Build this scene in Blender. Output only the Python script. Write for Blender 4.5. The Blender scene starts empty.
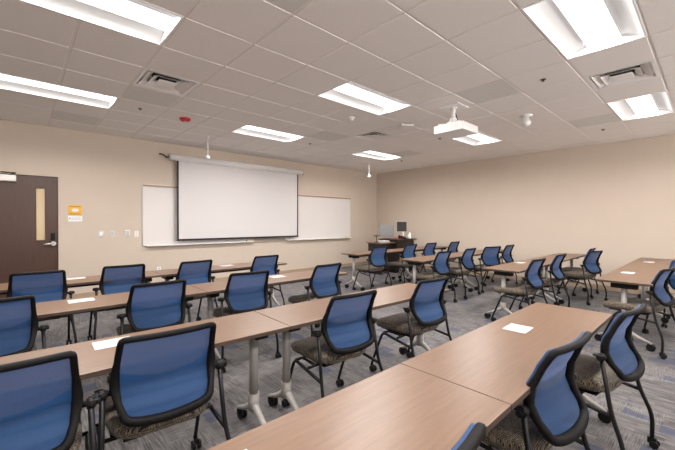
import bpy, bmesh, math, random
from mathutils import Vector, Matrix, Euler
random.seed(7)
C = bpy.context.scene.collection
SC = bpy.context.scene
R = math.radians
H = 3.009                     # ceiling height
WX0, WX1, WY0, WY1 = -3.4, 8.85, -4.3, 7.69
U0, V0, T = 1.582, 1.625, 0.61  # ceiling grid

# ------------------------------------------------------------------ materials
def mat(name, col=(.5, .5, .5), rough=.6, metal=0, emit=None, es=0, spec=.5, sheen=0):
    m = bpy.data.materials.new(name); m.use_nodes = True
    b = m.node_tree.nodes['Principled BSDF']
    b.inputs['Base Color'].default_value = (*col, 1)
    b.inputs['Roughness'].default_value = rough
    b.inputs['Metallic'].default_value = metal
    b.inputs['Specular IOR Level'].default_value = spec
    b.inputs['Sheen Weight'].default_value = sheen
    if emit:
        b.inputs['Emission Color'].default_value = (*emit, 1)
        b.inputs['Emission Strength'].default_value = es
    return m
def N(m, t, **kw):
    n = m.node_tree.nodes.new(t)
    for k, v in kw.items():
        if hasattr(n, k) and k not in ('inputs',): setattr(n, k, v)
    return n
def L(m, a, b): m.node_tree.links.new(a, b)
def coord(m, kind='Object', scale=(1, 1, 1), rot=(0, 0, 0)):
    tc = N(m, 'ShaderNodeTexCoord'); mp = N(m, 'ShaderNodeMapping')
    mp.inputs['Scale'].default_value = scale; mp.inputs['Rotation'].default_value = rot
    L(m, tc.outputs[kind], mp.inputs['Vector']); return mp.outputs['Vector']
def ramp(m, fac, stops, interp='LINEAR'):
    r = N(m, 'ShaderNodeValToRGB'); r.color_ramp.interpolation = interp
    e = r.color_ramp.elements
    while len(e) < len(stops): e.new(.5)
    for i, (p, c) in enumerate(stops):
        e[i].position = p; e[i].color = (*c, 1)
    L(m, fac, r.inputs['Fac']); return r.outputs['Color']
def bump(m, h, s=.2, d=.002):
    b = N(m, 'ShaderNodeBump'); b.inputs['Strength'].default_value = s; b.inputs['Distance'].default_value = d
    L(m, h, b.inputs['Height']); L(m, b.outputs['Normal'], m.node_tree.nodes['Principled BSDF'].inputs['Normal'])
def base(m): return m.node_tree.nodes['Principled BSDF'].inputs['Base Color']
def noise(m, vec, scale, detail=2, rough=.5):
    n = N(m, 'ShaderNodeTexNoise'); n.inputs['Scale'].default_value = scale
    n.inputs['Detail'].default_value = detail; n.inputs['Roughness'].default_value = rough
    L(m, vec, n.inputs['Vector']); return n.outputs['Fac']
def varied(name, c1, c2, scale=20, rough=.6, bs=0, vscale=(1, 1, 1), **kw):
    m = mat(name, c1, rough, **kw)
    f = noise(m, coord(m, 'Object', vscale), scale, 3)
    L(m, ramp(m, f, [(.3, c1), (.7, c2)]), base(m))
    if bs: bump(m, f, bs)
    return m

M = {}
M['wall'] = varied('wall_paint', (.600, .510, .425), (.615, .525, .44), 3, .75, spec=.2)
M['base'] = mat('rubber_base', (.40, .30, .21), .6)
M['ceil'] = mat('ceiling_tile', (.8, .8, .8), .9, spec=.1)
f = noise(M['ceil'], coord(M['ceil']), 160, 3, .7)
L(M['ceil'], ramp(M['ceil'], f, [(.30, (.80, .76, .73)), (.55, (.88, .845, .815))]), base(M['ceil']))
bump(M['ceil'], f, .3, .002)
M['tbar'] = mat('ceiling_grid_metal', (.82, .775, .74), .5)
M['white'] = varied('white_enamel', (.84, .83, .82), (.87, .86, .85), 8, .4)
M['lightwhite'] = mat('fixture_white', (.86, .86, .86), .45)
M['lens'] = mat('lamp_lens', (.9, .9, .9), .5, emit=(1.0, .965, .93), es=3.0)
M['reflector'] = mat('reflector_added_glow', (.62, .62, .62), .6, emit=(1, .97, .95), es=.22)  # faint emission added to brighten reflectors, housing and basket sides
M['vent'] = varied('vent_grey', (.70, .69, .66), (.74, .725, .69), 300, .7)
M['dark'] = mat('duct_dark', (.01, .01, .01), .9)
M['blackp'] = varied('black_plastic', (.008, .008, .009), (.012, .011, .012), 90, .5, spec=.25)
M['framep'] = varied('charcoal_frame', (.005, .0044, .0047), (.009, .008, .0084), 60, .6, spec=.15)
M['blackm'] = varied('black_steel', (.006, .006, .007), (.010, .009, .010), 40, .45, spec=.3)
M['silver'] = mat('painted_silver', (.52, .50, .47), .35, .25)
M['tleg'] = varied('table_leg_paint', (.37, .35, .325), (.40, .38, .355), 12, .38)
M['chrome'] = mat('brushed_nickel', (.6, .58, .55), .3, .9)
M['paper'] = varied('paper', (.50, .49, .48), (.54, .53, .52), 5, .8)
M['ink'] = mat('ink', (.25, .27, .34), .7)
M['board'] = varied('whiteboard_surface', (.70, .665, .645), (.72, .685, .665), 1.5, .28)
M['screen'] = varied('screen_fabric', (.66, .63, .625), (.68, .65, .645), 200, .8)
M['screenb'] = mat('screen_border', (.015, .012, .018), .7)
M['alu'] = mat('aluminium', (.62, .60, .57), .4, .5)
M['cork'] = varied('map_rail', (.36, .22, .14), (.42, .27, .18), 60, .8)
M['yellow'] = mat('sign_yellow', (.78, .43, .03), .5)
M['cream'] = mat('cream_eraser', (.72, .65, .45), .7)
M['red'] = mat('alarm_red', (.50, .012, .02), .35)
M['glass'] = mat('door_glass', (.62, .47, .26), .18)
M['screenoff'] = varied('grey_display', (.17, .168, .168), (.19, .188, .188), 10, .3)
M['darkscreen'] = mat('dark_display', (.02, .018, .018), .55)
M['pane'] = mat('clear_pane', (1, 1, 1), .02)
_m = M['pane']; _t = N(_m, 'ShaderNodeBsdfTransparent'); _x = N(_m, 'ShaderNodeMixShader'); _x.inputs[0].default_value = .92
L(_m, _m.node_tree.nodes['Principled BSDF'].outputs[0], _x.inputs[1]); L(_m, _t.outputs[0], _x.inputs[2]); L(_m, _x.outputs[0], _m.node_tree.nodes['Material Output'].inputs['Surface'])
M['brass'] = mat('floor_box_metal', (.55, .36, .2), .45, .4)

def wood(name, cols, sc=(1.2, 26, 26), rough=.38):
    m = mat(name, cols[0], rough)
    v = coord(m, 'Object', sc)
    f1 = noise(m, v, 3.2, 5, .62)
    v2 = coord(m, 'Object', tuple(s * 4 for s in sc))
    f2 = noise(m, v2, 3, 3, .6)
    mx = N(m, 'ShaderNodeMath', operation='MULTIPLY_ADD')
    L(m, f2, mx.inputs[0]); mx.inputs[1].default_value = .45; 
    L(m, f1, mx.inputs[2])
    sb = N(m, 'ShaderNodeMath', operation='SUBTRACT'); L(m, mx.outputs[0], sb.inputs[0]); sb.inputs[1].default_value = .22
    L(m, ramp(m, sb.outputs[0], [(.28, cols[0]), (.52, cols[1]), (.75, cols[2])]), base(m))
    return m
M['top'] = wood('walnut_laminate', [(.126, .071, .041), (.148, .085, .051), (.174, .103, .064)], rough=.36)
M['edge'] = wood('walnut_edge', [(.062, .036, .023), (.072, .043, .028), (.084, .051, .033)], rough=.45)
M['door'] = wood('dark_door_veneer', [(.060, .027, .018), (.076, .036, .024), (.092, .046, .031)], (30, 30, 1.0), .42)
M['espresso'] = wood('espresso_veneer', [(.012, .007, .006), (.017, .010, .008), (.024, .014, .011)], (1.5, 20, 20), .4)

# blue knit mesh of the backs: fine weave, lets a little light through
def meshmat(name, c1, c2, transp):
    m = mat(name, c1, .7, sheen=.15)
    v = coord(m, 'Object')
    ck = N(m, 'ShaderNodeTexVoronoi'); ck.inputs['Scale'].default_value = 260; L(m, v, ck.inputs['Vector'])
    L(m, ramp(m, ck.outputs['Distance'], [(.1, c2), (.6, c1)]), base(m))
    nt = m.node_tree; out = nt.nodes['Material Output']; pb = nt.nodes['Principled BSDF']
    tr = N(m, 'ShaderNodeBsdfTranslucent'); tr.inputs['Color'].default_value = (*[min(1, x * 1.6) for x in c2], 1)
    tp = N(m, 'ShaderNodeBsdfTransparent')
    m1 = N(m, 'ShaderNodeMixShader'); m1.inputs[0].default_value = .3
    L(m, pb.outputs[0], m1.inputs[1]); L(m, tr.outputs[0], m1.inputs[2])
    m2 = N(m, 'ShaderNodeMixShader'); m2.inputs[0].default_value = transp
    L(m, m1.outputs[0], m2.inputs[1]); L(m, tp.outputs[0], m2.inputs[2])
    L(m, m2.outputs[0], out.inputs['Surface'])
    return m
M['mesh_up'] = meshmat('blue_mesh_single', (.032, .062, .150), (.048, .088, .205), .05)
M['mesh_lo'] = meshmat('blue_mesh_double', (.010, .052, .158), (.017, .074, .215), .01)

# seat tweed
m = mat('seat_tweed', (.05, .04, .03), .9, sheen=.1); M['tweed'] = m
v = coord(m, 'Object', (1, 1, 1))
bt = N(m, 'ShaderNodeTexBrick'); bt.inputs['Scale'].default_value = 48
bt.inputs['Color1'].default_value = (.36, .29, .21, 1); bt.inputs['Color2'].default_value = (.12, .095, .07, 1)
bt.inputs['Mortar'].default_value = (.018, .014, .011, 1); bt.inputs['Mortar Size'].default_value = .05
L(m, v, bt.inputs['Vector'])
L(m, bt.outputs['Color'], base(m))

# carpet: planks, fine ribs along each plank, scattered blue rectangles
m = mat('carpet_tile', (.2, .2, .2), .95, spec=.05, sheen=.1); M['carpet'] = m
v = coord(m, 'Object', (1, 1, 1), (0, 0, R(90)))
def brick(scale, w, h, c1, c2, bias=0, off=.5):
    b = N(m, 'ShaderNodeTexBrick'); b.offset = off
    b.inputs['Scale'].default_value = scale; b.inputs['Brick Width'].default_value = w; b.inputs['Row Height'].default_value = h
    b.inputs['Color1'].default_value = (*c1, 1); b.inputs['Color2'].default_value = (*c2, 1)
    b.inputs['Mortar'].default_value = (*[(x + y) / 2 for x, y in zip(c1, c2)], 1); b.inputs['Mortar Size'].default_value = 0.001
    b.inputs['Bias'].default_value = bias; L(m, v, b.inputs['Vector']); return b.outputs['Color']
big = brick(1, .46, .23, (.0, .0, .0), (1, 1, 1))
small = brick(1, .15, .05, (0, 0, 0), (1, 1, 1), 0, .37)
tiny = brick(1, .15, .12, (0, 0, 0), (1, 1, 1), 0, .61)
vn = coord(m, 'Object', (42, 3.0, 1)); fn = noise(m, vn, 2.2, 3, .6)
vn2 = coord(m, 'Object', (5, 150, 1)); fn2 = noise(m, vn2, 1.5, 2, .6)
vn3 = coord(m, 'Object', (1, 1, 1)); fn3 = noise(m, vn3, 330, 2, .7)
vx = N(m, 'ShaderNodeMix', data_type='FLOAT')
bw = N(m, 'ShaderNodeMath', operation='GREATER_THAN'); L(m, big, bw.inputs[0]); bw.inputs[1].default_value = .5
L(m, bw.outputs[0], vx.inputs[0]); L(m, fn, vx.inputs[2]); L(m, fn2, vx.inputs[3])
def addm(a, b, k):
    n = N(m, 'ShaderNodeMath', operation='MULTIPLY_ADD'); L(m, b, n.inputs[0]); n.inputs[1].default_value = k; L(m, a, n.inputs[2]); return n.outputs[0]
s = addm(vx.outputs[0], small, .14); s = addm(s, big, .07); s = addm(s, fn3, .30)
colr = ramp(m, s, [(.44, (.020, .019, .020)), (.66, (.074, .069, .070)), (.92, (.168, .157, .154))])
gt = N(m, 'ShaderNodeMath', operation='GREATER_THAN'); L(m, tiny, gt.inputs[0]); gt.inputs[1].default_value = .87
ns = noise(m, coord(m, 'Object'), 1.7, 2); gt2 = N(m, 'ShaderNodeMath', operation='GREATER_THAN'); L(m, ns, gt2.inputs[0]); gt2.inputs[1].default_value = .47
ml = N(m, 'ShaderNodeMath', operation='MULTIPLY'); L(m, gt.outputs[0], ml.inputs[0]); L(m, gt2.outputs[0], ml.inputs[1])
m3 = N(m, 'ShaderNodeMath', operation='MULTIPLY'); L(m, ml.outputs[0], m3.inputs[0]); m3.inputs[1].default_value = .62
mixc = N(m, 'ShaderNodeMix', data_type='RGBA'); L(m, m3.outputs[0], mixc.inputs[0]); L(m, colr, mixc.inputs[6])
mixc.inputs[7].default_value = (.040, .048, .092, 1)
L(m, mixc.outputs[2], base(m)); bump(m, s, .4, .003)

# ------------------------------------------------------------------ mesh helpers
def box(bm, x0, x1, y0, y1, z0, z1, mi=0, bev=0, seg=2):
    vs = [bm.verts.new((x, y, z)) for x in (x0, x1) for y in (y0, y1) for z in (z0, z1)]
    fs = []
    for q in ((0, 1, 3, 2), (4, 6, 7, 5), (0, 4, 5, 1), (2, 3, 7, 6), (0, 2, 6, 4), (1, 5, 7, 3)):
        f = bm.faces.new([vs[i] for i in q]); f.material_index = mi; fs.append(f)
    if bev:
        es = {e for f in fs for e in f.edges}
        r = bmesh.ops.bevel(bm, geom=list(es), offset=bev, segments=seg, affect='EDGES', profile=.6)
        for f in r['faces']: f.material_index = mi
    return vs
def smooth_path(pts, n=6, closed=False):
    out = []; k = len(pts); P = [Vector(p) for p in pts]
    rng = range(k) if closed else range(k - 1)
    for i in rng:
        g = (lambda j: P[j % k]) if closed else (lambda j: P[max(0, min(k - 1, j))])
        p0, p1, p2, p3 = g(i - 1), g(i), g(i + 1), g(i + 2)
        for s in range(n):
            t = s / n
            out.append(.5 * ((2 * p1) + (-p0 + p2) * t + (2 * p0 - 5 * p1 + 4 * p2 - p3) * t * t + (-p0 + 3 * p1 - 3 * p2 + p3) * t ** 3))
    if not closed: out.append(P[-1])
    return out
def round_path(pts, r=.03, n=4):
    P = [Vector(p) for p in pts]; out = [P[0]]
    for i in range(1, len(P) - 1):
        a = (P[i - 1] - P[i]); b = (P[i + 1] - P[i]); rr = min(r, a.length * .45, b.length * .45)
        a = P[i] + a.normalized() * rr; b = P[i] + b.normalized() * rr
        for s in range(n + 1):
            t = s / n; out.append((1 - t) ** 2 * a + 2 * t * (1 - t) * P[i] + t * t * b)
    out.append(P[-1]); return out
def tube(bm, pts, r, seg=8, mi=0, closed=False, ry=None, up=(0, 0, 1)):
    """sweep an ellipse (r x ry) along pts"""
    pts = [Vector(p) for p in pts]; n = len(pts); rings = []
    rr = r if isinstance(r, (list, tuple)) else [r] * n
    prev = None
    for i, p in enumerate(pts):
        a = pts[(i - 1) % n] if (closed or i > 0) else p
        b = pts[(i + 1) % n] if (closed or i < n - 1) else p
        t = (b - a).normalized()
        if prev is None:
            u = Vector(up).cross(t)
            if u.length < .05: u = Vector((1, 0, 0)).cross(t)
            u.normalize()
        else:
            u = prev - t * prev.dot(t); u.normalize()
        prev = u; w = t.cross(u)
        r2 = ry if ry else rr[i]
        rings.append([bm.verts.new(p + u * rr[i] * math.cos(2 * math.pi * k / seg) + w * r2 * math.sin(2 * math.pi * k / seg)) for k in range(seg)])
    m = n if closed else n - 1
    for i in range(m):
        A, B = rings[i], rings[(i + 1) % n]
        for k in range(seg):
            f = bm.faces.new((A[k], A[(k + 1) % seg], B[(k + 1) % seg], B[k])); f.material_index = mi; f.smooth = True
    if not closed:
        for rg, fl in ((rings[0], True), (rings[-1], False)):
            f = bm.faces.new(list(reversed(rg)) if fl else rg); f.material_index = mi
def cyl(bm, a, b, r, seg=16, mi=0, r2=None): tube(bm, [a, b], [r, r2 if r2 is not None else r], seg, mi)
def lathe(bm, prof, cx=0, cy=0, seg=20, mi=0):
    rings = [[bm.verts.new((cx + r * math.cos(2 * math.pi * k / seg), cy + r * math.sin(2 * math.pi * k / seg), z)) for k in range(seg)] for r, z in prof]
    for A, B in zip(rings, rings[1:]):
        for k in range(seg):
            f = bm.faces.new((A[k], A[(k + 1) % seg], B[(k + 1) % seg], B[k])); f.material_index = mi; f.smooth = True
    bm.faces.new(list(reversed(rings[0]))).material_index = mi; bm.faces.new(rings[-1]).material_index = mi
def obj(name, bm, mats, parent=None, smooth=False, fix=True):
    if fix: bmesh.ops.recalc_face_normals(bm, faces=bm.faces)
    me = bpy.data.meshes.new(name); bm.to_mesh(me); bm.free()
    for x in (mats if isinstance(mats, (list, tuple)) else [mats]): me.materials.append(M[x])
    if smooth:
        for p in me.polygons: p.use_smooth = True
    o = bpy.data.objects.new(name, me); C.objects.link(o)
    if parent: o.parent = parent
    return o
def B(): return bmesh.new()
def bx(name, dims, mt, parent=None, bev=0, seg=2):
    bm = B(); box(bm, *dims, bev=bev, seg=seg); return obj(name, bm, mt, parent)
def tag(o, label, cat, group=None, kind=None):
    o['label'] = label; o['category'] = cat
    if group: o['group'] = group
    if kind: o['kind'] = kind
    return o
def struct(o): o['kind'] = 'structure'; return o
def thing(name, label, cat, loc=(0, 0, 0), rz=0, group=None):
    o = bpy.data.objects.new(name, None); C.objects.link(o); o.empty_display_size = .1
    o.location = loc; o.rotation_euler = (0, 0, rz); return tag(o, label, cat, group)
def children(o): return [c for c in bpy.data.objects if c.parent == o]
def dup(o, parent=None):
    ch = list(children(o)); c = o.copy(); C.objects.link(c); c.parent = parent
    for k in ch: dup(k, c)
    return c

# ------------------------------------------------------------------ room shell
bm = B(); box(bm, WX0, WX1, WY0, WY1, -.1, 0); struct(obj('floor', bm, 'carpet'))
DX0, DX1, DH = -.44, .50, 2.15
bm = B()
box(bm, WX0 - .15, DX0 - .05, WY1, WY1 + .15, 0, H + .4); box(bm, DX1 + .05, WX1 + .15, WY1, WY1 + .15, 0, H + .4)
box(bm, DX0 - .05, DX1 + .05, WY1, WY1 + .15, DH + .05, H + .4)
struct(obj('wall_front', bm, 'wall'))
bm = B(); box(bm, WX1, WX1 + .15, WY0, WY1, 0, H + .4); struct(obj('wall_right', bm, 'wall'))
bm = B(); box(bm, WX0 - .15, WX0, WY0, WY1, 0, H + .4); struct(obj('wall_left', bm, 'wall'))
bm = B(); wz0, wz1 = .75, 2.7  # openings added in the unseen rear wall so world light reaches the ceiling
box(bm, WX0 - .15, WX1 + .15, WY0 - .15, WY0, 0, wz0); box(bm, WX0 - .15, WX1 + .15, WY0 - .15, WY0, wz1, H + .4)
nw = 5; pitch = (WX1 - WX0) / nw
for i in range(nw + 1):
    xc = WX0 + i * pitch; box(bm, max(WX0 - .15, xc - .12), min(WX1 + .15, xc + .12), WY0 - .15, WY0, wz0, wz1)
struct(obj('wall_back', bm, 'wall'))
for i in range(nw):  # added windows filling those openings, out of view
    a, b = WX0 + i * pitch + .12, WX0 + (i + 1) * pitch - .12
    e = bpy.data.objects.new('window_%d' % (i + 1), None); C.objects.link(e); struct(e)
    bm = B()
    for q in ((a, a + .04, wz0, wz1), (b - .04, b, wz0, wz1), (a + .04, b - .04, wz0, wz0 + .04), (a + .04, b - .04, wz1 - .04, wz1), ((a + b) / 2 - .02, (a + b) / 2 + .02, wz0 + .04, wz1 - .04)): box(bm, q[0], q[1], WY0 - .10, WY0 - .05, q[2], q[3])
    obj('window_frame', bm, 'alu', e)
    bx('window_pane', (a + .04, b - .04, WY0 - .078, WY0 - .074, wz0 + .04, wz1 - .04), 'pane', e)
bm = B(); box(bm, DX1 + .055, WX1, WY1 - .012, WY1, 0, .1, bev=.003); box(bm, WX0, DX0 - .055, WY1 - .012, WY1, 0, .1, bev=.003); struct(obj('baseboard_front', bm, 'base'))
bm = B(); box(bm, WX1 - .012, WX1, WY0, WY1 - .012, 0, .1, bev=.003); struct(obj('baseboard_right', bm, 'base'))
bm = B(); box(bm, 3.955, 3.961, WY1 - .0025, WY1, .1, H); struct(obj('trim_1', bm, 'wall'))

# ceiling with tegular tiles
lights = [(-3, 2), (-3, 6), (2, 2), (2, 6), (7, 6), (7, 2), (2, -2), (7, -2), (-3, -2), (-3, -6), (2, -6), (7, -6)]
lcell = {(u + d, v) for u, v in lights for d in (0, 1)}
diffs = [(-1, 4), (5, -2), (5, 4)]
greys = [(-2, 8), (-1, 0), (4, 0), (8, -1), (8, 5), (-1, 5), (4, 5)]
skip = lcell | set(diffs) | set(greys)
bm = B()
iu0, iu1 = int(math.floor((WX0 - U0) / T)), int(math.floor((WX1 - U0) / T))
iv0, iv1 = int(math.floor((WY0 - V0) / T)), int(math.floor((WY1 - V0) / T))
def cell(u, v): return (max(WX0, U0 + u * T), min(WX1, U0 + (u + 1) * T), max(WY0, V0 + v * T), min(WY1, V0 + (v + 1) * T))
for u in range(iu0, iu1 + 1):
    for v in range(iv0, iv1 + 1):
        if (u, v) in skip: continue
        x0, x1, y0, y1 = cell(u, v)
        if x1 - x0 < .04 or y1 - y0 < .04: continue
        g = .0105
        a0, a1, b0, b1 = x0 + g, x1 - g, y0 + g, y1 - g
        zl, zu = H - .0045, H + .003; k = .003
        lo = [bm.verts.new(p) for p in ((a0 + k, b0 + k, zl), (a1 - k, b0 + k, zl), (a1 - k, b1 - k, zl), (a0 + k, b1 - k, zl))]
        up = [bm.verts.new(p) for p in ((a0, b0, zu), (a1, b0, zu), (a1, b1, zu), (a0, b1, zu))]
        bm.faces.new(lo)
        for i in range(4): bm.faces.new((lo[i], lo[(i + 1) % 4], up[(i + 1) % 4], up[i]))
o = obj('ceiling', bm, 'ceil'); struct(o)
# exposed suspension grid
bm = B()
for u in range(iu0, iu1 + 2):
    x = U0 + u * T
    if WX0 < x < WX1:
        # break the runner where a troffer spans it
        ys = sorted([(V0 + v * T, V0 + (v + 1) * T) for (lu, v) in lights if u == lu + 1])
        y = WY0
        for a, b in ys:
            a = max(a, WY0)
            if a > y: box(bm, x - .012, x + .012, y, a, H, H + .03)
            y = b
        if y < WY1: box(bm, x - .012, x + .012, y, WY1, H, H + .03)
for v in range(iv0, iv1 + 2):
    y = V0 + v * T
    if WY0 < y < WY1: box(bm, WX0, WX1, y - .012, y + .012, H - .0003, H + .0297)
for d in ((WX0, WX1, WY1 - .02, WY1), (WX0, WX1, WY0, WY0 + .02)): box(bm, *d, H - .001, H + .0295)
for d in ((WX1 - .02, WX1, WY0, WY1), (WX0, WX0 + .02, WY0, WY1)): box(bm, *d, H - .001, H + .0293)
struct(obj('trim_2', bm, 'tbar'))
bm = B(); box(bm, WX0 - .15, WX1 + .15, WY0 - .15, WY1 + .15, H + .4, H + .45); struct(obj('trim_3', bm, 'tbar'))

# troffer light 4ft x 2ft
LAMP_W = 58
def make_light():
    t = thing('ceiling_light', 'x', 'ceiling light', (0, 0, H), 0, 'recessed ceiling light troffers')
    Lx, Ly = 2 * T - .010, T - .010
    bm = B(); w = .014    # flange frame
    for d in ((0, Lx, 0, w), (0, Lx, Ly - w, Ly), (0, w, w, Ly - w), (Lx - w, Lx, w, Ly - w)): box(bm, d[0], d[1], d[2], d[3], -.004, .012)
    obj('frame', bm, 'lightwhite', t)
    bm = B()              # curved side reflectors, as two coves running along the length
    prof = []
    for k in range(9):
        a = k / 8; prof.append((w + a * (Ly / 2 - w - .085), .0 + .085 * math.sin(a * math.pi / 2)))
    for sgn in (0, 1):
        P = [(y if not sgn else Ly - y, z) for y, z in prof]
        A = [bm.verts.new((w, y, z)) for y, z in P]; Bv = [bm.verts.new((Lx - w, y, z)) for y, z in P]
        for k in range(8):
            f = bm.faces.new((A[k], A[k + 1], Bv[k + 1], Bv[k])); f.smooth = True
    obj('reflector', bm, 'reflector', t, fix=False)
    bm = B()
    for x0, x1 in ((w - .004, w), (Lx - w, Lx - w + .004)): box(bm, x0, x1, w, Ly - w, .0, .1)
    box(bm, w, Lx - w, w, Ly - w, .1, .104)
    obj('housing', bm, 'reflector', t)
    bm = B(); hw = .125; yc = Ly / 2; zl = .058
    box(bm, w + .002, Lx - w - .002, yc - hw, yc + hw, zl, zl + .004)
    obj('lens', bm, 'lens', t)
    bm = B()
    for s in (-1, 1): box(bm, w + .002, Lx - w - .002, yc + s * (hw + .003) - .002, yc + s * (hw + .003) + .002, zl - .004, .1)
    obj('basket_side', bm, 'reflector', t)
    ld = bpy.data.lights.get('troffer_tube') or bpy.data.lights.new('troffer_tube', 'AREA')
    ld.shape = 'RECTANGLE'; ld.size = Lx - 2 * w - .01; ld.size_y = 2 * hw - .004; ld.energy = LAMP_W; ld.color = (1, .965, .935); ld.spread = R(168)
    lo = bpy.data.objects.new('lamp', ld); C.objects.link(lo); lo.parent = t; lo.location = (Lx / 2, yc, zl - .002)
    return t
ll = ['long bright ceiling light at the top left corner, nearest the door side',
      'ceiling light in front of the door wall at the left edge',
      'ceiling light in the middle, between the projector and the red alarm',
      'ceiling light above the right half of the projection screen',
      'small-looking ceiling light nearest the far room corner',
      'ceiling light directly behind the hanging projector',
      'largest ceiling light at the top right with both reflectors showing',
      'ceiling light near the right wall beside the square diffuser']
l0 = make_light()
for i, (u, v) in enumerate(lights):
    t = l0 if i == 0 else dup(l0)
    t.location = (U0 + u * T + .005, V0 + v * T + .005, H - .003)
    t['label'] = ll[i] if i < 8 else 'ceiling light behind the viewer over the rear rows'

# louvred square diffusers
def make_diff():
    t = thing('ceiling_diffuser', 'x', 'air vent', (0, 0, H), 0, 'square ceiling air diffusers')
    S = T - .026
    def ring(bm, o0, z0, o1, z1):
        a = [bm.verts.new(p) for p in ((o0, o0, z0), (S - o0, o0, z0), (S - o0, S - o0, z0), (o0, S - o0, z0))]
        b = [bm.verts.new(p) for p in ((o1, o1, z1), (S - o1, o1, z1), (S - o1, S - o1, z1), (o1, S - o1, z1))]
        for i in range(4): bm.faces.new((a[i], a[(i + 1) % 4], b[(i + 1) % 4], b[i]))
    bm = B(); ring(bm, 0, -.003, .035, -.003); ring(bm, .035, -.003, .045, .03); ring(bm, 0, -.003, 0, .01); ring(bm, .045, .03, .06, .03)
    obj('frame', bm, 'white', t)
    for k, (o0, o1) in enumerate(((.050, .116), (.122, .182))):
        bm = B(); ring(bm, o0, -.006, o1, .03); ring(bm, o0 + .004, -.006, o1 + .004, .03); ring(bm, o0, -.006, o0 + .004, -.006)
        obj('louvre', bm, 'white', t)
    bm = B(); box(bm, .195, S - .195, .195, S - .195, -.010, -.004, bev=.002); obj('centre_plate', bm, 'white', t)
    bm = B(); lathe(bm, [(.15, .060), (.15, .0745)], S / 2, S / 2, 24); obj('duct_collar', bm, 'dark', t)
    bm = B(); box(bm, 0, S, 0, S, .075, .08)
    for d in ((0, .01, 0, S), (S - .01, S, 0, S), (.01, S - .01, 0, .01), (.01, S - .01, S - .01, S)): box(bm, *d, .012, .075)
    obj('throat', bm, 'white', t)
    bm = B()
    for a in (.2, S - .2): cyl(bm, (a, S / 2, -.004), (a, S / 2, .059), .004, 6)
    obj('hanger', bm, 'dark', t)
    return t
d0 = make_diff()
for i, ((u, v), lb) in enumerate(zip(diffs, ['square louvred air diffuser at the left, near the red alarm', 'square louvred air diffuser between the two right-hand ceiling lights', 'square louvred air diffuser far off, in front of the far corner light'])):
    t = d0 if i == 0 else dup(d0)
    t.location = (U0 + u * T + .013, V0 + v * T + .013, H); t['label'] = lb

gl = ['grey return air panel against the door wall beside the left ceiling light', 'grey return air panel at the top edge of the picture, left of centre',
      'grey return air panel just right of the projector mount', 'grey return air panel by the right wall beside the rightmost light',
      'faint grey air panel near the far room corner', 'grey panel adjoining the left air diffuser', 'faint grey panel beside the far air diffuser']
for (u, v), lb in zip(greys, gl):
    x0, x1, y0, y1 = cell(u, v); g = .013
    bm = B(); box(bm, x0 + g, x1 - g, y0 + g, y1 - g, H - .003, H + .01, bev=.002)
    tag(obj('ceiling_air_panel', bm, 'vent'), lb, 'air panel', 'flat grey air panels in the ceiling')

# ------------------------------------------------------------------ door
d = bpy.data.objects.new('door_1', None); C.objects.link(d); struct(d); d.location = (DX0, WY1 + .02, 0)
W = DX1 - DX0
gx0, gx1, gz0, gz1 = W - .295, W - .165, 1.06, 1.955
bm = B(); y0, y1 = 0, .045
for q in ((0, gx0, .01, DH), (gx1, W, .01, DH), (gx0, gx1, .01, gz0), (gx0, gx1, gz1, DH)): box(bm, q[0], q[1], y0, y1, q[2], q[3])
bmesh.ops.remove_doubles(bm, verts=bm.verts, dist=1e-5)
obj('door_slab', bm, 'door', d)
bx('vision_glass', (gx0, gx1, .018, .026, gz0, gz1), 'glass', d)
bm = B()
for q in ((gx0, gx0 + .010, gz0, gz1), (gx1 - .010, gx1, gz0, gz1), (gx0 + .01, gx1 - .01, gz0, gz0 + .01), (gx0 + .01, gx1 - .01, gz1 - .01, gz1)): box(bm, q[0], q[1], -.006, .016, q[2], q[3], bev=.002)
obj('glazing_bead', bm, 'edge', d)
k = bx('keypad_lock', (W - .10, W - .04, -.028, -.001, 1.06, 1.19), 'blackp', d, .006)
bm = B()
for i in range(3):
    for j in range(4): box(bm, W - .092 + i * .017, W - .080 + i * .017, -.031, -.027, 1.085 + j * .022, 1.10 + j * .022)
obj('keys', bm, 'framep', k)
bm = B(); cyl(bm, (W - .065, 0, 1.005), (W - .065, -.05, 1.005), .036, 20); tube(bm, round_path([(W - .065, -.045, 1.005), (W - .13, -.055, 1.005), (W - .20, -.05, .995)], .03), .013, 10)
obj('lever_handle', bm, 'chrome', d)
c = bx('door_closer', (W - .88, W - .53, -.062, -.001, 2.03, 2.135), 'alu', d, .008)
bm = B(); tube(bm, round_path([(W - .62, -.03, 2.14), (W - .53, -.14, 2.16), (W - .72, -.02, 2.175)], .02), .009, 6); obj('closer_arm', bm, 'blackm', c)
bm = B()
for q in ((DX0 - .05, DX0, 0, DH + .05), (DX1, DX1 + .05, 0, DH + .05), (DX0, DX1, DH, DH + .05)): box(bm, q[0], q[1], WY1 - .012, WY1 + .14, q[2], q[3], bev=.003)
struct(obj('trim_4', bm, 'wall'))
bm = B(); box(bm, DX0 - .2, DX1 + .2, WY1 + .15, WY1 + .2, 0, H); struct(obj('wall_corridor', bm, 'wall'))

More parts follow.
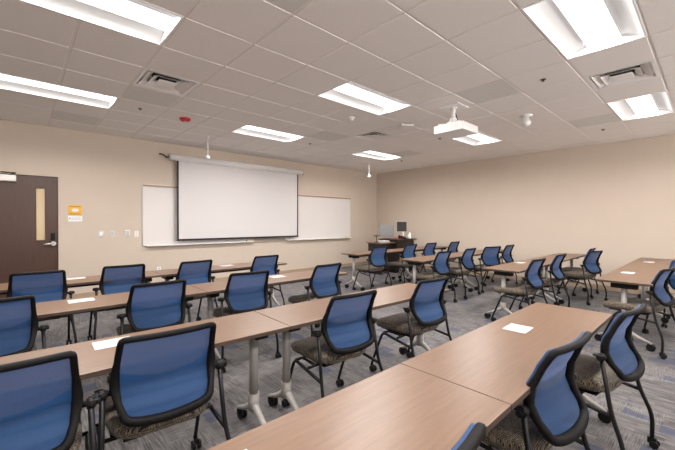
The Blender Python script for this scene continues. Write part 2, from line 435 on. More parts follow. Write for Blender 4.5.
# ------------------------------------------------------------------ wall items
Y = WY1
t = thing('room_sign', 'yellow room sign with a white strip below, on the wall beside the door', 'sign', (.735, Y, 1.39))
bx('yellow_plate', (-.095, .095, -.008, 0, .105, .285), 'yellow', t, .002)
bm = B(); tube(bm, [(0, -.009, .195), (0, -.014, .195)], .052, 20); 
o = obj('grey_oval', bm, 'alu', t); o.scale = (1, 1, .62); o.location = (0, 0, .074)
bm = B()
for zz in (.264, .252, .130, .120):
    for xx in [(-.08 + .02 * i) for i in range(8)]: box(bm, xx, xx + .013, -.0095, -.008, zz, zz + .006)
obj('small_text', bm, 'edge', t)
bx('white_strip', (-.1, .1, -.006, 0, -.01, .098), 'white', t, .002)
bm = B(); box(bm, -.085, -.065, -.0075, -.006, .04, .062)
for zz in (.03, .05, .07):
    for xx in [(-.05 + .022 * i) for i in range(6)]: box(bm, xx, xx + .015, -.0075, -.006, zz, zz + .006)
obj('small_text', bm, 'ink', t)
def plate(x, z, lb, kind, w=.07, h=.115, mt='white'):
    t = thing(kind, lb, 'wall switch' if 'switch' in kind else kind.replace('_', ' '), (x, Y, z), 0, 'small plates on the front wall')
    bx('cover_plate', (-w / 2, w / 2, -.007, 0, -h / 2, h / 2), mt, t, .003)
    return t
t = plate(1.115, 1.155, 'square switch plate with pale rocker, first from the door', 'light_switch', .085, .12, 'alu'); bx('rocker', (-.024, .024, -.012, -.006, -.034, .034), 'white', t, .003)
t = plate(1.295, 1.155, 'narrow metal switch plate with white rocker, second from the door', 'light_switch', .07, .12, 'alu'); bx('rocker', (-.015, .015, -.012, -.006, -.034, .034), 'paper', t, .003)
t = plate(1.545, 1.155, 'white thermostat box on the wall, third plate from the door', 'thermostat', .08, .13); bx('display_face', (-.026, .026, -.022, -.006, -.05, .05), 'paper', t, .004)
t = plate(1.70, 1.145, 'wall-coloured blank plate next to the left whiteboard', 'blank_plate', .075, .115, 'tbar'); bx('screws', (-.004, .004, -.010, -.006, -.045, .045), 'alu', t)
t = plate(2.105, .40, 'white power outlet low on the wall left under the whiteboard', 'power_outlet', .075, .118)
bm = B(); box(bm, -.017, .017, -.010, -.006, .008, .042, bev=.003); box(bm, -.017, .017, -.010, -.006, -.042, -.008, bev=.003); obj('sockets', bm, 'paper', t)

def whiteboard(x0, lb, tray0, tray1, ex):
    z0, z1 = .90, 2.13; w = 2.44 if x0 < 3 else 2.44
    t = thing('whiteboard', lb, 'whiteboard', (x0, Y, z0), 0, 'whiteboards on the front wall')
    bx('writing_surface', (.012, w - .012, -.016, 0, .012, z1 - z0 - .04), 'board', t)
    bm = B(); h = z1 - z0
    for q in ((0, .014, 0, h), (w - .014, w, 0, h), (.014, w - .014, 0, .014)): box(bm, q[0], q[1], -.022, 0, q[2], q[3], bev=.002)
    obj('frame', bm, 'alu', t)
    bx('map_rail', (.014, w - .014, -.03, 0, h - .042, h), 'cork', t, .003)
    bm = B(); box(bm, .014, w - .014, -.031, -.001, h - .0105, h + .004); obj('rail_cap', bm, 'alu', t)
    bm = B(); box(bm, tray0, tray1, -.085, 0, -.006, .004); box(bm, tray0, tray1, -.09, -.08, -.006, .014); obj('marker_tray', bm, 'white', t)
    bm = B(); box(bm, -.08, .08, -.026, .026, 0, .012, mi=0); box(bm, -.08, .08, -.026, .026, .012, .055, mi=1, bev=.005)
    e = obj('whiteboard_eraser', bm, ['framep', 'cream']); e.location = (x0 + ex, Y - .05, z0 + .0045)
    return e
e = whiteboard(1.80, 'left whiteboard, mostly covered by the projection screen', .06, 2.42, 2.33)
tag(e, 'cream eraser on the tray of the left whiteboard, under the screen corner', 'eraser', 'erasers on the whiteboard trays')
e = whiteboard(5.17, 'right whiteboard between the screen and the room corner', .03, 2.40, 2.28)
tag(e, 'cream eraser at the right end of the right whiteboard tray', 'eraser', 'erasers on the whiteboard trays')

# projection screen, hung just off the wall
SY = Y - .12; k = SY / Y
t = thing('projection_screen', 'large pull-down projection screen with black borders and a white tube case', 'projection screen', (0, SY, 0))
sx0, sx1, st, sb = 2.46 * k, 5.605 * k, 1.39 + 1.30 * k, 1.39 - .425 * k
zc = 1.39 + 1.345 * k
bm = B(); tube(bm, [(sx0 - .13, 0, zc), (sx1 + .13, 0, zc)], .062, 16); o = obj('case_tube', bm, 'white', t)
bm = B(); 
for x in (sx0 - .155, sx1 + .13): tube(bm, [(x, 0, zc), (x + .025, 0, zc)], .068, 16)
obj('end_cap', bm, 'alu', t)
bm = B(); 
for x in (sx0 - .10, sx1 + .08): box(bm, x, x + .03, .0, .12, zc + .03, zc + .055)
obj('wall_bracket', bm, 'alu', t)
bm = B(); tube(bm, smooth_path([(sx0 - .155, 0, zc), (sx0 - .21, -.02, zc - .02), (sx0 - .26, -.02, zc + .02), (sx0 - .30, .06, zc + .05), (sx0 - .30, .118, zc + .05)], 4), .012, 6); obj('power_cord', bm, 'blackm', t)
bw_ = .035
bx('screen_fabric', (sx0 + bw_, sx1 - bw_, -.0015, .0015, sb + .05, st + .03), 'screen', t)
bm = B()
for q in ((sx0, sx0 + bw_, sb + .01, st + .02), (sx1 - bw_, sx1, sb + .01, st + .02), (sx0 + bw_, sx1 - bw_, sb + .01, sb + .05)): box(bm, q[0], q[1], -.0018, .0018, q[2], q[3])
obj('black_border', bm, 'screenb', t)
bm = B(); box(bm, sx0 - .01, sx1 + .01, -.008, .008, sb + .012, sb + .034, bev=.004); obj('bottom_bar', bm, 'screenb', t)

# ------------------------------------------------------------------ ceiling fittings
def G(u, v): return (U0 + u * T, V0 + v * T)
ZC = H - .006
for (u, v), lb in zip([(-.49, 6.47), (4.57, -.49), (9.65, -.49), (4.65, 6.6), (9.59, 6.52), (7.22, 3.24)],
        ['dark sprinkler head between the left diffuser and the door wall', 'dark sprinkler head left of the right-hand diffuser', 'dark sprinkler head by the right wall below the grey panel',
         'dark sprinkler head right of the light over the screen', 'dark sprinkler head right of the far corner light', 'dark sprinkler head just under the projector']):
    x, y = G(u, v)
    bm = B(); lathe(bm, [(.030, ZC), (.028, ZC - .005), (.018, ZC - .007)], x, y, 16, 0); lathe(bm, [(.010, ZC - .007), (.009, ZC - .018), (.014, ZC - .020), (.014, ZC - .023)], x, y, 12, 0)
    tag(obj('sprinkler_head', bm, 'edge'), lb, 'sprinkler', 'ceiling sprinkler heads')
x, y = G(3.63, 3.58); bm = B(); lathe(bm, [(.05, ZC), (.048, ZC - .012), (.03, ZC - .02), (.028, ZC - .045), (.02, ZC - .052)], x, y, 18)
tag(obj('smoke_detector', bm, 'white'), 'small white round detector on the ceiling below the middle light', 'smoke detector')
x, y = G(.56, 6.56); t = thing('fire_alarm', 'red round fire alarm on the ceiling above the door wall', 'fire alarm', (x, y, ZC))
bm = B(); lathe(bm, [(.085, 0), (.083, -.02), (.06, -.045), (.03, -.05)], 0, 0, 24); obj('red_housing', bm, 'red', t)
bm = B(); box(bm, -.02, .02, -.03, .03, -.062, -.049, bev=.004); obj('strobe_lens', bm, 'alu', t)
x, y = G(5.16, 3.01); t = thing('wireless_access_point', 'flat white wireless access point on the ceiling left of the projector', 'access point', (x, y, ZC), R(45))
bx('body', (-.10, .10, -.10, .10, -.05, -.012), 'white', t, .012)
bx('mounting_plate', (-.06, .06, -.06, .06, -.012, 0), 'blackp', t)
for (x, y), lb in (((2.64, 6.51), 'white ball-tipped microphone hanging on a rod above the projection screen'), ((6.88, 6.25), 'white ball-tipped microphone hanging on a rod near the far room corner')):
    t = thing('hanging_microphone', lb, 'hanging microphone', (x, y, ZC), 0, 'hanging ceiling microphones')
    bm = B(); cyl(bm, (0, 0, 0), (0, 0, -.36), .008, 8); obj('rod', bm, 'white', t)
    bm = B(); lathe(bm, [(.006, -.34), (.012, -.355), (.034, -.375), (.04, -.395), (.034, -.415), (.012, -.43)], 0, 0, 16); obj('ball_tip', bm, 'white', t)
    bm = B(); lathe(bm, [(.03, 0), (.028, -.008)], 0, 0, 14); obj('canopy', bm, 'white', t)
x, y = G(6.66, .52); t = thing('ceiling_sensor', 'white bulb-shaped sensor on a round ceiling base, right of the projector', 'sensor', (x, y, ZC))
bm = B(); lathe(bm, [(.085, 0), (.083, -.018), (.05, -.028)], 0, 0, 20); obj('base', bm, 'white', t)
bm = B(); lathe(bm, [(.045, -.028), (.045, -.07), (.062, -.085), (.07, -.11), (.066, -.135), (.045, -.158), (.02, -.166)], 0, 0, 20); obj('bulb', bm, 'white', t, smooth=True)
bx('dark_lens', (.055, .095, -.03, .01, -.04, -.003), 'blackp', t, .008)

# projector
t = thing('projector', 'white ceiling-mounted projector hanging from a short pole', 'projector', (0, 0, 0))
px0, px1, py0, py1, pz0, pz1 = 4.345, 4.78, 2.27, 2.71, 2.632, 2.742
bx('body', (px0, px1, py0, py1, pz0, pz1), 'white', t, .012)
PX, PY = 4.50, 2.50
bm = B(); cyl(bm, (PX, PY, pz1 + .06), (PX, PY, H - .01), .03, 14); lathe(bm, [(.05, pz1 + .10), (.05, pz1 + .06), (.022, pz1 + .055)], PX, PY, 14); obj('mounting_pole', bm, 'white', t)
bm = B(); box(bm, PX - .15, PX + .15, PY - .15, PY + .15, H - .018, H - .005, bev=.003); lathe(bm, [(.05, H - .018), (.04, H - .04)], PX, PY, 16); obj('ceiling_plate', bm, 'white', t)
bm = B(); lathe(bm, [(.085, pz1 + .015), (.085, pz1 + .045), (.05, pz1 + .065)], PX, PY, 18)
for dx, dy in ((.13, .15), (-.12, .16), (.13, -.15), (-.12, -.16)): tube(bm, [(PX, PY, pz1 + .03), (PX + dx, PY + dy, pz1 + .02), (PX + dx, PY + dy, pz1 - .003)], .010, 6)
obj('mounting_spider', bm, 'white', t)
bm = B()
for k in range(10): box(bm, px0 - .002, px0 + .003, py0 + .07 + k * .014, py0 + .077 + k * .014, pz0 + .02, pz1 - .02)
for k in range(6): box(bm, px0 - .002, px0 + .003, py0 + .30 + k * .014, py0 + .307 + k * .014, pz0 + .02, pz1 - .02)
obj('vent_grille', bm, 'vent', t)
bm = B(); cyl(bm, (px0 + .1, py1 - .01, pz0 + .055), (px0 + .1, py1 + .02, pz0 + .055), .038, 18); obj('lens', bm, 'darkscreen', t)
bm = B(); tube(bm, smooth_path([(PX + .02, PY, H - .03), (PX + .06, PY - .03, pz1 + .1), (PX + .12, PY - .02, pz1 + .03), (PX + .14, PY + .05, pz1 - .002)], 5), .006, 6); obj('power_cable', bm, 'blackm', t)

# ------------------------------------------------------------------ tables
TL, TD, TH, TT = 1.81, .49, .74, .024
def make_table():
    t = thing('training_table', 'x', 'table', (0, 0, 0), 0, 'long rows of walnut training tables')
    bm = B(); box(bm, 0.0015, TL - .0015, 0, TD, TH - TT, TH, mi=1, bev=.003)
    for f in bm.faces:
        if f.normal.z > .9 or f.calc_center_median().z > TH - .0005: f.material_index = 0
    bmesh.ops.recalc_face_normals(bm, faces=bm.faces)
    for f in bm.faces: f.material_index = 0 if f.normal.z > .9 else 1
    obj('tabletop', bm, ['top', 'edge'], t)
    bx('modesty_beam', (.14, TL - .14, TD / 2 - .02, TD / 2 + .02, TH - TT - .055, TH - TT - .012), 'blackm', t, .003)
    for x in (.125, TL - .125):
        bm = B(); c = TD / 2
        for s in (-1, 1):   # splayed feet
            tube(bm, [(x, c - s * .012, .225), (x, c + s * .03, .185), (x, c + s * .12, .130), (x, c + s * .235, .082)], [.028, .025, .019, .012], 8)
        cyl(bm, (x, c, .165), (x, c, .275), .036, 14)
        cyl(bm, (x, c, .27), (x, c, TH - TT - .05), .028, 14)
        lg = obj('leg', bm, 'tleg', t)
        bm = B(); box(bm, x - .045, x + .045, c - .12, c + .12, TH - TT - .065, TH - TT - .002, bev=.014); obj('top_bracket', bm, 'blackp', lg)
        for s in (-1, 1):
            bm = B(); yy = c + s * .228
            cyl(bm, (x, yy, .09), (x, yy, .06), .011, 8)
            box(bm, x - .004, x + .036, yy - .018, yy + .018, .035, .072, bev=.004)
            for d in (-1, 1): cyl(bm, (x + .028 + d * .006, yy + .004, .040), (x + .028 + d * .022, yy + .004, .040), .040, 18)
            obj('caster', bm, 'blackp', lg)
    return t
tab0 = make_table()
LX = [3.09 - 2 * TL, 3.09 - TL]; RX = [4.83, 4.83 + TL]
rowsL = [.485, 1.73, 3.16, 4.53]; rowsR = [.435, 1.735, 3.25, 4.74]
nameL = ['nearest row', 'second row from the viewer', 'third row from the viewer', 'row nearest the screen wall']
shiftL = [.01, -.03, 0, 0]
tables = []
for i, y in enumerate(rowsL):
    for j, x in enumerate(LX):
        t = tab0 if not tables else dup(tab0); tables.append(t)
        t.location = (x + shiftL[i], y, 0)
        if i == 1:   # this row stands slightly askew
            t.rotation_euler[2] = R(-1.7); t.location = (3.05 - TL * (2 - j) * math.cos(R(1.7)), 1.725 + TL * (2 - j) * math.sin(R(1.7)), 0)
        t['label'] = 'brown walnut table, ' + ('right' if j else 'left') + ' half of the left block, ' + nameL[i]
for i, y in enumerate(rowsR):
    for j, x in enumerate(RX):
        t = dup(tab0); tables.append(t); t.location = (x + (.035, 0, .06, .08)[i], y, 0)
        t['label'] = 'brown walnut table, ' + ('wall-side' if j else 'aisle-side') + ' half of the right block, ' + nameL[i].replace('screen wall', 'teacher console')

# ------------------------------------------------------------------ chairs
def make_chair():
    t = thing('training_chair', 'x', 'chair', (0, 0, 0), 0, 'blue mesh-back training chairs at the tables')
    # back frame outline (half), from top centre down to bottom centre: (x, z); y given by profile of z
    def prof(z):  # S-shaped side profile
        pts = [(.53, -.287), (.57, -.270), (.62, -.236), (.67, -.216), (.73, -.224), (.80, -.254), (.90, -.300)]
        for (a, ya), (b, yb) in zip(pts, pts[1:]):
            if z <= b:
                s = max(0, min(1, (z - a) / (b - a))); s = s * s * (3 - 2 * s) * .4 + s * .6
                return ya + (yb - ya) * s
        return pts[-1][1]
    def half(z):    # outer half width of the frame centreline
        pts = [(.532, .140), (.538, .164), (.552, .180), (.60, .197), (.66, .208), (.70, .209), (.80, .201), (.874, .195), (.884, .192), (.889, .184)]
        if z <= pts[0][0]: return pts[0][1]
        for (a, xa), (b, xb) in zip(pts, pts[1:]):
            if z <= b: return xa + (xb - xa) * (z - a) / (b - a)
        return pts[-1][1]
    def bow(x): return -.040 * (1 - (x / .2) ** 2)     # centre bows rearward a little
    zs = [.532, .538, .545, .553, .57, .60, .63, .66, .70, .74, .78, .82, .855, .874, .884, .889]
    side = [(half(z), z) for z in zs]
    path = [(x, prof(z) + bow(x) * .6, z) for x, z in side]
    topm = [(x, prof(.888) + bow(x) * .6, .890) for x in (.17, .10, .05, 0, -.05, -.10, -.17)]
    left = [(-x, prof(z) + bow(x) * .6, z) for x, z in reversed(side)]
    botm = [(x, prof(.53) + bow(x) * .6, .530 - .010 * (1 - (x / .14) ** 2)) for x in (-.12, -.08, -.04, 0, .04, .08, .12)]
    loop = [Vector(p) for p in path + topm + left + botm]
    bm = B(); n = len(loop); rings = []
    for i, p in enumerate(loop):   # sweep a flat strip section: wide in the plane of the back, thicker low down
        tt = (loop[(i + 1) % n] - loop[(i - 1) % n]).normalized()
        nrm = Vector((0, 1, 0)) - tt * tt.y; nrm.normalize()
        u = tt.cross(nrm)
        lw = max(0, min(1, (.60 - p.z) / .08)); mid = max(0, 1 - abs(p.z - .68) / .10)
        wd = .0125 + .006 * lw + .008 * mid; th = .012 + .006 * lw + .008 * mid
        rings.append([bm.verts.new(p + u * wd * a + nrm * th * b) for a, b in ((-1, -.5), (-1, .5), (-.6, 1), (.6, 1), (1, .5), (1, -.5), (.6, -1), (-.6, -1))])
    for i in range(n):
        A, Bq = rings[i], rings[(i + 1) % n]
        for k in range(8):
            f = bm.faces.new((A[k], A[(k + 1) % 8], Bq[(k + 1) % 8], Bq[k])); f.smooth = True
    obj('back_frame', bm, 'framep', t)
    # mesh panel: grid between sides
    bm = B(); nz, nx = 84, 32; grid = []
    for i in range(nz + 1):
        z = .530 + (.895 - .530) * i / nz; hw = half(z) + .006
        row = []
        for k in range(nx + 1):
            x = -hw + 2 * hw * k / nx
            fwd = .020 * math.exp(-((z - .66) / .06) ** 2) * (1 - (x / hw) ** 2)
            row.append(bm.verts.new((x, prof(z) + bow(x) * .6 + .0125 - (.008 if abs(x) > hw - .001 else 0), z - (.010 * (1 - (x / hw) ** 2) if i == 0 else 0))))
        grid.append(row)
    for i in range(nz):
        for k in range(nx):
            f = bm.faces.new((grid[i][k], grid[i][k + 1], grid[i + 1][k + 1], grid[i + 1][k])); f.smooth = True
            xc = (k + .5) / nx * 2 - 1; zc_ = .530 + .376 * (i + .5) / nz
            f.material_index = 1 if zc_ < .690 + .055 * xc * xc else 0
    tube(bm, [p + Vector((0, .0125, .0015)) for p in loop], .0125, 6, mi=1, closed=True, ry=.0045)   # fabric hem wrapped on the front rim
    o = obj('back_mesh', bm, ['mesh_up', 'mesh_lo'], t)
    # seat: plump cushion from a superellipse grid
    bm = B(); ns = 40; prof_s = [(0, .396), (.55, .398), (.85, .404), (.95, .415), (1.0, .444), (.99, .466), (.93, .482), (.75, .490), (.4, .488), (0, .480)]
    def outline(a):
        c, s_ = math.cos(a), math.sin(a); e = .42
        x = .232 * math.copysign(abs(c) ** e, c); y = .248 * math.copysign(abs(s_) ** (e * 1.05), s_)
        if y < 0: x *= 1 - .04 * (-y / .235)
        return x, y
    rings = []
    for r, z in prof_s[1:-1]:
        ring = []
        for k in range(ns):
            x, y = outline(2 * math.pi * k / ns); x *= r; y *= r
            zz = z + (-.022 * max(0, (y - .12) / .12) ** 2 if y > .12 else 0) + (.008 * (x / .23) ** 2) + .006 * (-y / .23)
            ring.append(bm.verts.new((x, y + .005, zz)))
        rings.append(ring)
    for A, Bq in zip(rings, rings[1:]):
        for k in range(ns):
            f = bm.faces.new((A[k], A[(k + 1) % ns], Bq[(k + 1) % ns], Bq[k])); f.smooth = True
    bm.faces.new(list(reversed(rings[0]))); bm.faces.new(rings[-1]).smooth = True
    obj('seat_cushion', bm, 'tweed', t)
    bm = B(); box(bm, -.17, .17, -.17, .18, .388, .400, bev=.004); obj('seat_pan', bm, 'blackp', t)
    # side frames
    bm = B()
    for s in (-1, 1): tube(bm, [(s * .256, -.10, .385), (s * .10, -.10, .392), (0, -.10, .392)] if s == 1 else [(0, -.10, .392), (-.10, -.10, .392), (-.256, -.10, .385)], .010, 8)
    tube(bm, [(-.256, .06, .392), (.256, .06, .392)], .010, 8)
    for s in (-1, 1): tube(bm, [(s * .20, -.10, .392), (s * .20, .06, .395)], .010, 8)
    obj('cross_brace', bm, 'blackm', t)
    for s in (-1, 1):
        bm = B(); tube(bm, round_path([(s * .252, -.215, .645), (s * .262, -.262, .36), (s * .284, -.325, .20), (s * .288, -.322, .055)], .06), .0115, 8)
        lg = obj('rear_leg', bm, 'blackm', t)
        bm = B(); box(bm, s * .288 - .012, s * .288 + .012, -.345, -.300, .022, .06, bev=.005)
        for d in (-1, 1): cyl(bm, (s * .288 + d * .012, -.335, .022), (s * .288 + d * .024, -.335, .022), .022, 14)
        obj('caster', bm, 'blackp', lg)
        bm = B(); tube(bm, round_path([(s * .263, -.262, .345), (s * .256, -.02, .375), (s * .256, .075, .392), (s * .262, .205, .075)], .05), .0115, 8)
        lg = obj('front_leg', bm, 'blackm', t)
        bm = B(); cyl(bm, (s * .262, .205, .085), (s * .262, .205, .055), .012, 8); box(bm, s * .262 - .007, s * .262 + .007, .175, .222, .03, .062, bev=.004)
        for d in (-1, 1): cyl(bm, (s * .262 + d * .009, .19, .027), (s * .262 + d * .024, .19, .027), .027, 16)
        obj('caster', bm, 'blackp', lg)
        bm = B(); cyl(bm, (s * .212, -.206, .648), (s * .285, -.213, .648), .013, 12); cyl(bm, (s * .238, -.213, .648), (s * .268, -.214, .648), .021, 14)
        box(bm, s * .262 - .017, s * .262 + .017, -.232, -.180, .652, .664, bev=.004)
        obj('pivot_arm', bm, 'blackp', t)
    return t
ch0 = make_chair()
# top-of-back position (x, y), rotation, label
chairs = [
 (-.045, 1.655, -4, 'blue mesh chair in the bottom left corner, cut by the picture edge'),
 (.505, 1.665, -3, 'large blue mesh chair, second from the left in the front left row'),
 (1.70, 1.67, -4, 'blue mesh chair in the second row, beside the pair of table posts'),
 (2.65, 1.64, -4, 'blue mesh chair at the aisle end of the second row, seat fully visible'),
 (-.13, 3.05, 2, 'blue mesh chair at the left edge in the third row, cut by the picture edge'),
 (.84, 3.04, 0, 'blue mesh chair in the third row directly beyond the large front chair'),
 (1.66, 3.065, -4, 'blue mesh chair in the third row, slightly turned, left of the row-end chair'),
 (2.645, 3.025, 3, 'blue mesh chair at the aisle end of the third row'),
 (.137, 4.43, -1, 'blue mesh chair in front of the brown door'),
 (.868, 4.46, 0, 'blue mesh chair in the row nearest the screen wall, under the left whiteboard'),
 (1.635, 4.37, 6, 'blue mesh chair below the left half of the projection screen'),
 (2.64, 4.38, 3, 'blue mesh chair below the right half of the projection screen, farthest left-block row'),
 (1.695, .40, -5, 'nearest blue mesh chair on the right, seen from behind at the bottom'),
 (2.60, .31, -6, 'blue mesh chair at the aisle end of the nearest row, caster showing'),
 (.64, .385, 0, 'blue mesh chair of which only a top corner shows at the bottom edge'),
 (5.12, .33, -10, 'dark-edged blue mesh chair at the right picture edge under the aisle-side table'),
 (6.15, .18, 72, 'blue chair back facing the viewer, cut off by the right picture edge'),
 (5.12, 1.585, -3, 'blue mesh chair at the aisle end of the right block, second row from the viewer'),
 (6.12, 1.585, -1, 'blue mesh chair in the middle of the right block, second row from the viewer'),
 (7.30, 1.38, -15, 'blue mesh chair pulled out near the right wall'),
 (8.0, 1.56, 2, 'blue mesh chair nearly hidden behind the pulled-out chair near the right wall'),
 (5.26, 3.06, 0, 'blue mesh chair at the aisle end of the right block, third row from the viewer'),
 (6.20, 3.07, 2, 'blue mesh chair second from the aisle in the third row of the right block'),
 (6.98, 3.00, -22, 'blue mesh chair turned toward the viewer in the third row of the right block'),
 (7.80, 2.98, 0, 'blue mesh chair nearest the right wall in the third row of the right block'),
 (5.24, 4.45, -4, 'blue mesh chair in front of the left part of the teacher console'),
 (6.31, 4.48, 0, 'blue mesh chair in front of the right part of the teacher console'),
 (7.13, 4.49, 0, 'blue mesh chair in the farthest row, third from the aisle, against the plain wall'),
 (8.02, 4.38, 0, 'small-looking blue mesh chair in the farthest row, nearest the right wall'),
]
for i, (x, y, a, lb) in enumerate(chairs):
    t = ch0 if i == 0 else dup(ch0)
    a = R(a); off = Matrix.Rotation(a, 3, 'Z') @ Vector((0, -.295, 0))
    t.location = (x - off.x, y - off.y, 0); t.rotation_euler = (0, 0, a); t['label'] = lb

# ------------------------------------------------------------------ papers on tables
papers = [
 (2.165, .745, 2.325, .875, 2, 'white printed sheet on the nearest table, beside the aisle-end chair'),
 (.35, .76, .475, .90, 0, 'white sheet at the bottom picture edge on the nearest table'),
 (.28, 2.10, .455, 2.24, -2, 'white sheet on the second row, behind the large front chair'),
 (.285, 3.44, .46, 3.575, 0, 'white sheet on the third row between two left chairs'),
 (2.16, 3.43, 2.33, 3.57, 0, 'white sheet on the third row, left of the row-end chair'),
 (.39, 4.84, .56, 4.97, 0, 'white sheet on the far left table below the room sign'),
 (2.16, 4.80, 2.34, 4.93, 0, 'white sheet on the far left table below the projection screen'),
 (5.83, 2.04, 6.0, 2.17, 0, 'white sheet on the right block table, second row, near its aisle end'),
 (5.69, .69, 5.87, .82, 0, 'white sheet on the right-edge table, nearer the aisle'),
 (7.50, .66, 7.68, .79, 0, 'white sheet on the right-edge table, nearer the wall'),
]
for x0, y0, x1, y1, r, lb in papers:
    t = thing('paper_sheet', lb, 'paper', ((x0 + x1) / 2, (y0 + y1) / 2, TH), R(r), 'paper sheets on the tables')
    w, h = (x1 - x0) / 2, (y1 - y0) / 2
    bx('sheet', (-w, w, -h, h, .0006, .0016), 'paper', t)
    bm = B(); 
    for k in range(5): box(bm, -w * .8 , -w * .8 + w * (.9 if k else 1.5), h * (.72 - .2 * k), h * (.72 - .2 * k) + h * .05, .0016, .0019)
    obj('printed_text', bm, 'ink', t)
bm = B(); box(bm, -.09, .09, -.06, .06, 0, .006, bev=.002); box(bm, -.06, .06, -.035, .035, .006, .009)
o = obj('floor_box', bm, 'brass'); o.location = (4.62, 3.05, 0); tag(o, 'small brass floor outlet cover in the aisle', 'floor outlet')

# ------------------------------------------------------------------ teacher console
t = thing('teacher_console', 'dark wood teacher console with a lower left wing in the room corner', 'console', (7.86, 6.1, 0))
bx('main_top', (-.38, .50, -.34, .34, .885, .915), 'espresso', t, .004)
bm = B(); box(bm, -.34, .44, -.28, .30, .08, .885, bev=.004); obj('cabinet', bm, 'espresso', t)
for x in (-.34, .05): 
    dd = bx('cabinet_door', (x + .01, x + .38, -.297, -.2805, .10, .86), 'espresso', t, .003)
    bx('pull', (x + .19, x + .25, -.312, -.297, .78, .795), 'blackp', dd)
bx('plinth', (-.32, .42, -.25, .27, 0, .08), 'blackp', t)
bx('wing_top', (-.92, -.345, -.26, .30, .81, .838), 'top', t, .004)
bx('wing_panel', (-.88, -.85, -.20, .26, 0, .81), 'espresso', t)
bx('wing_apron', (-.85, -.345, -.17, -.15, .62, .81), 'espresso', t)
# items on it
def monitor(x, y, z, rz, lb, face, w, h, nm='computer_monitor'):
    t = thing(nm, lb, 'monitor', (x, y, z), rz, 'monitors on the teacher console')
    bm = B(); box(bm, -.10, .10, -.07, .09, 0, .012, bev=.003); obj('foot', bm, 'blackp', t)
    bm = B(); tube(bm, [(0, .04, .012), (0, .035, .12)], .018, 10, ry=.012); obj('stem', bm, 'alu', t)
    bm = B(); box(bm, -w / 2, w / 2, -.015, .03, .06, .06 + h, bev=.006); o = obj('bezel', bm, 'screenoff', t)
    bx('display', (-w / 2 + .015, w / 2 - .015, -.0165, -.0145, .078, .045 + h), face, o)
    return t
monitor(7.58, 6.22, .915, R(-38), 'grey-faced monitor at the left of the console', 'screenoff', .42, .33)
bm = B(); x, y = 8.13, 6.10
t = thing('document_camera', 'dark flat display raised on a pale stand at the right of the console', 'display', (x, y, .915), R(-38))
bx('foot', (-.12, .12, -.08, .08, 0, .015), 'white', t, .004); bm = B(); cyl(bm, (.05, 0, .015), (.02, .02, .26), .016, 10); obj('stand', bm, 'white', t)
h_ = bx('dark_panel', (-.15, .13, -.012, .014, .20, .48), 'darkscreen', t, .006); bx('panel_rim', (-.158, .138, .006, .022, .192, .488), 'alu', h_, .004)
t.name = 'raised_display'
t = thing('desk_lamp', 'small black T-shaped desk lamp on the left wing of the console', 'lamp', (7.08, 6.15, .839))
bm = B(); lathe(bm, [(.06, 0), (.058, .012), (.012, .018)]); obj('base', bm, 'blackp', t); bm = B(); cyl(bm, (0, 0, .015), (0, 0, .17), .010, 8); obj('stem', bm, 'blackm', t)
bx('head', (-.10, .09, -.03, .03, .165, .185), 'blackp', t, .006)
for k in range(2):
    o = bx('paper_stack', (-.14 + k * .02, .12 - k * .02, -.10, .10, 0, .03 - .012 * k), 'paper', None, .002); o.location = (7.27, 6.05, .8385 + k * .031)
    tag(o, ['bottom sheaf of white papers on the wing of the console', 'upper sheaf of white papers on the wing of the console'][k], 'papers', 'papers on the console wing')
t = thing('telephone', 'black desk phone between the two displays on the console', 'telephone', (7.92, 5.93, .915), R(-25))
bm = B(); vs = box(bm, -.09, .09, -.09, .09, 0, .025)
for v_ in vs:
    if v_.co.y > 0 and v_.co.z > .01: v_.co.z = .075
obj('body', bm, 'blackp', t); bm = B(); tube(bm, smooth_path([(-.065, -.08, .045), (-.065, -.03, .068), (-.065, .04, .085), (-.065, .08, .092)], 3), .017, 8); obj('handset', bm, 'blackm', t)
bm = B(); lathe(bm, [(.036, 0), (.038, .01), (.038, .12), (.02, .15), (.014, .165), (.016, .185)], 0, 0, 16); o = obj('spray_bottle', bm, 'white', None, smooth=False); o.location = (8.17, 5.86, .915); tag(o, 'white bottle on the console beneath the raised display', 'bottle')
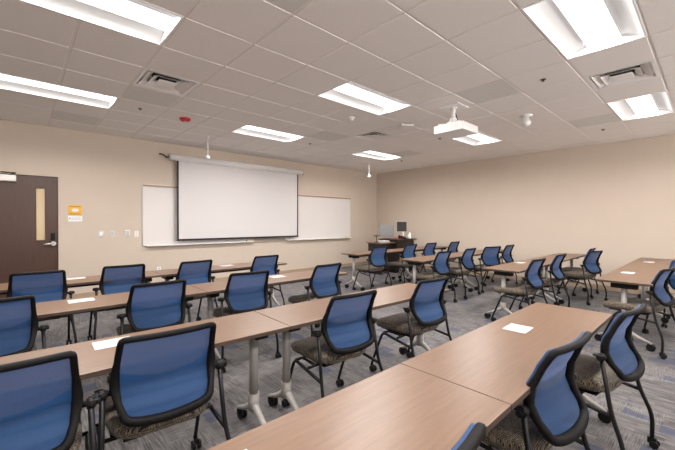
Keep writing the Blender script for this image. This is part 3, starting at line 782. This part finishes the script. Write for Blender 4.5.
bm = B(); lathe(bm, [(.03, 0), (.036, .09), (.037, .095), (.03, .092)], 0, 0, 16); o = obj('paper_cup', bm, 'white'); o.location = (8.26, 5.98, .915); tag(o, 'small white cup at the right end of the console', 'cup')
o = bx('folder', (-.13, .13, -.09, .09, 0, .012), 'red', None, .003); o.location = (7.62, 5.86, .9155); o.rotation_euler[2] = .2
tag(o, 'reddish folder on the front edge of the console', 'folder')

# ------------------------------------------------------------------ camera
cam = bpy.data.cameras.new('camera'); co = bpy.data.objects.new('camera', cam); C.objects.link(co)
cam.sensor_width = 36; cam.sensor_fit = 'HORIZONTAL'; cam.lens = 36 * 346.7 / 675; cam.clip_start = .02
yw, pt, rl = .743001566, -.00935979, .00218812
fwd = Vector((math.sin(yw) * math.cos(pt), math.cos(yw) * math.cos(pt), math.sin(pt)))
rt = Vector((math.cos(yw), -math.sin(yw), 0)); up = rt.cross(fwd)
r2 = rt * math.cos(rl) + up * math.sin(rl); u2 = -rt * math.sin(rl) + up * math.cos(rl)
mw = Matrix((r2, u2, -fwd)).transposed().to_4x4(); mw.translation = (0, 0, 1.39)
co.matrix_world = mw; SC.camera = co

w = bpy.data.worlds.new('world'); SC.world = w; w.use_nodes = True
# added fill through the rear windows: world made brighter below to lift the ceiling
class _W: node_tree = w.node_tree
bg = w.node_tree.nodes['Background']; tcw = N(_W, 'ShaderNodeTexCoord'); sx = N(_W, 'ShaderNodeSeparateXYZ'); L(_W, tcw.outputs['Generated'], sx.inputs[0])
mr = N(_W, 'ShaderNodeMapRange'); mr.inputs['From Min'].default_value = -.08; mr.inputs['From Max'].default_value = .08
mr.inputs['To Min'].default_value = 9.5; mr.inputs['To Max'].default_value = 1.4
L(_W, sx.outputs['Z'], mr.inputs['Value']); L(_W, mr.outputs['Result'], bg.inputs['Strength']); bg.inputs['Color'].default_value = (1, .95, .92, 1)
SC.view_settings.view_transform = 'Standard'; SC.view_settings.look = 'None'; SC.view_settings.gamma = 1
SC.view_settings.use_curve_mapping = False; SC.view_settings.exposure = 0.15
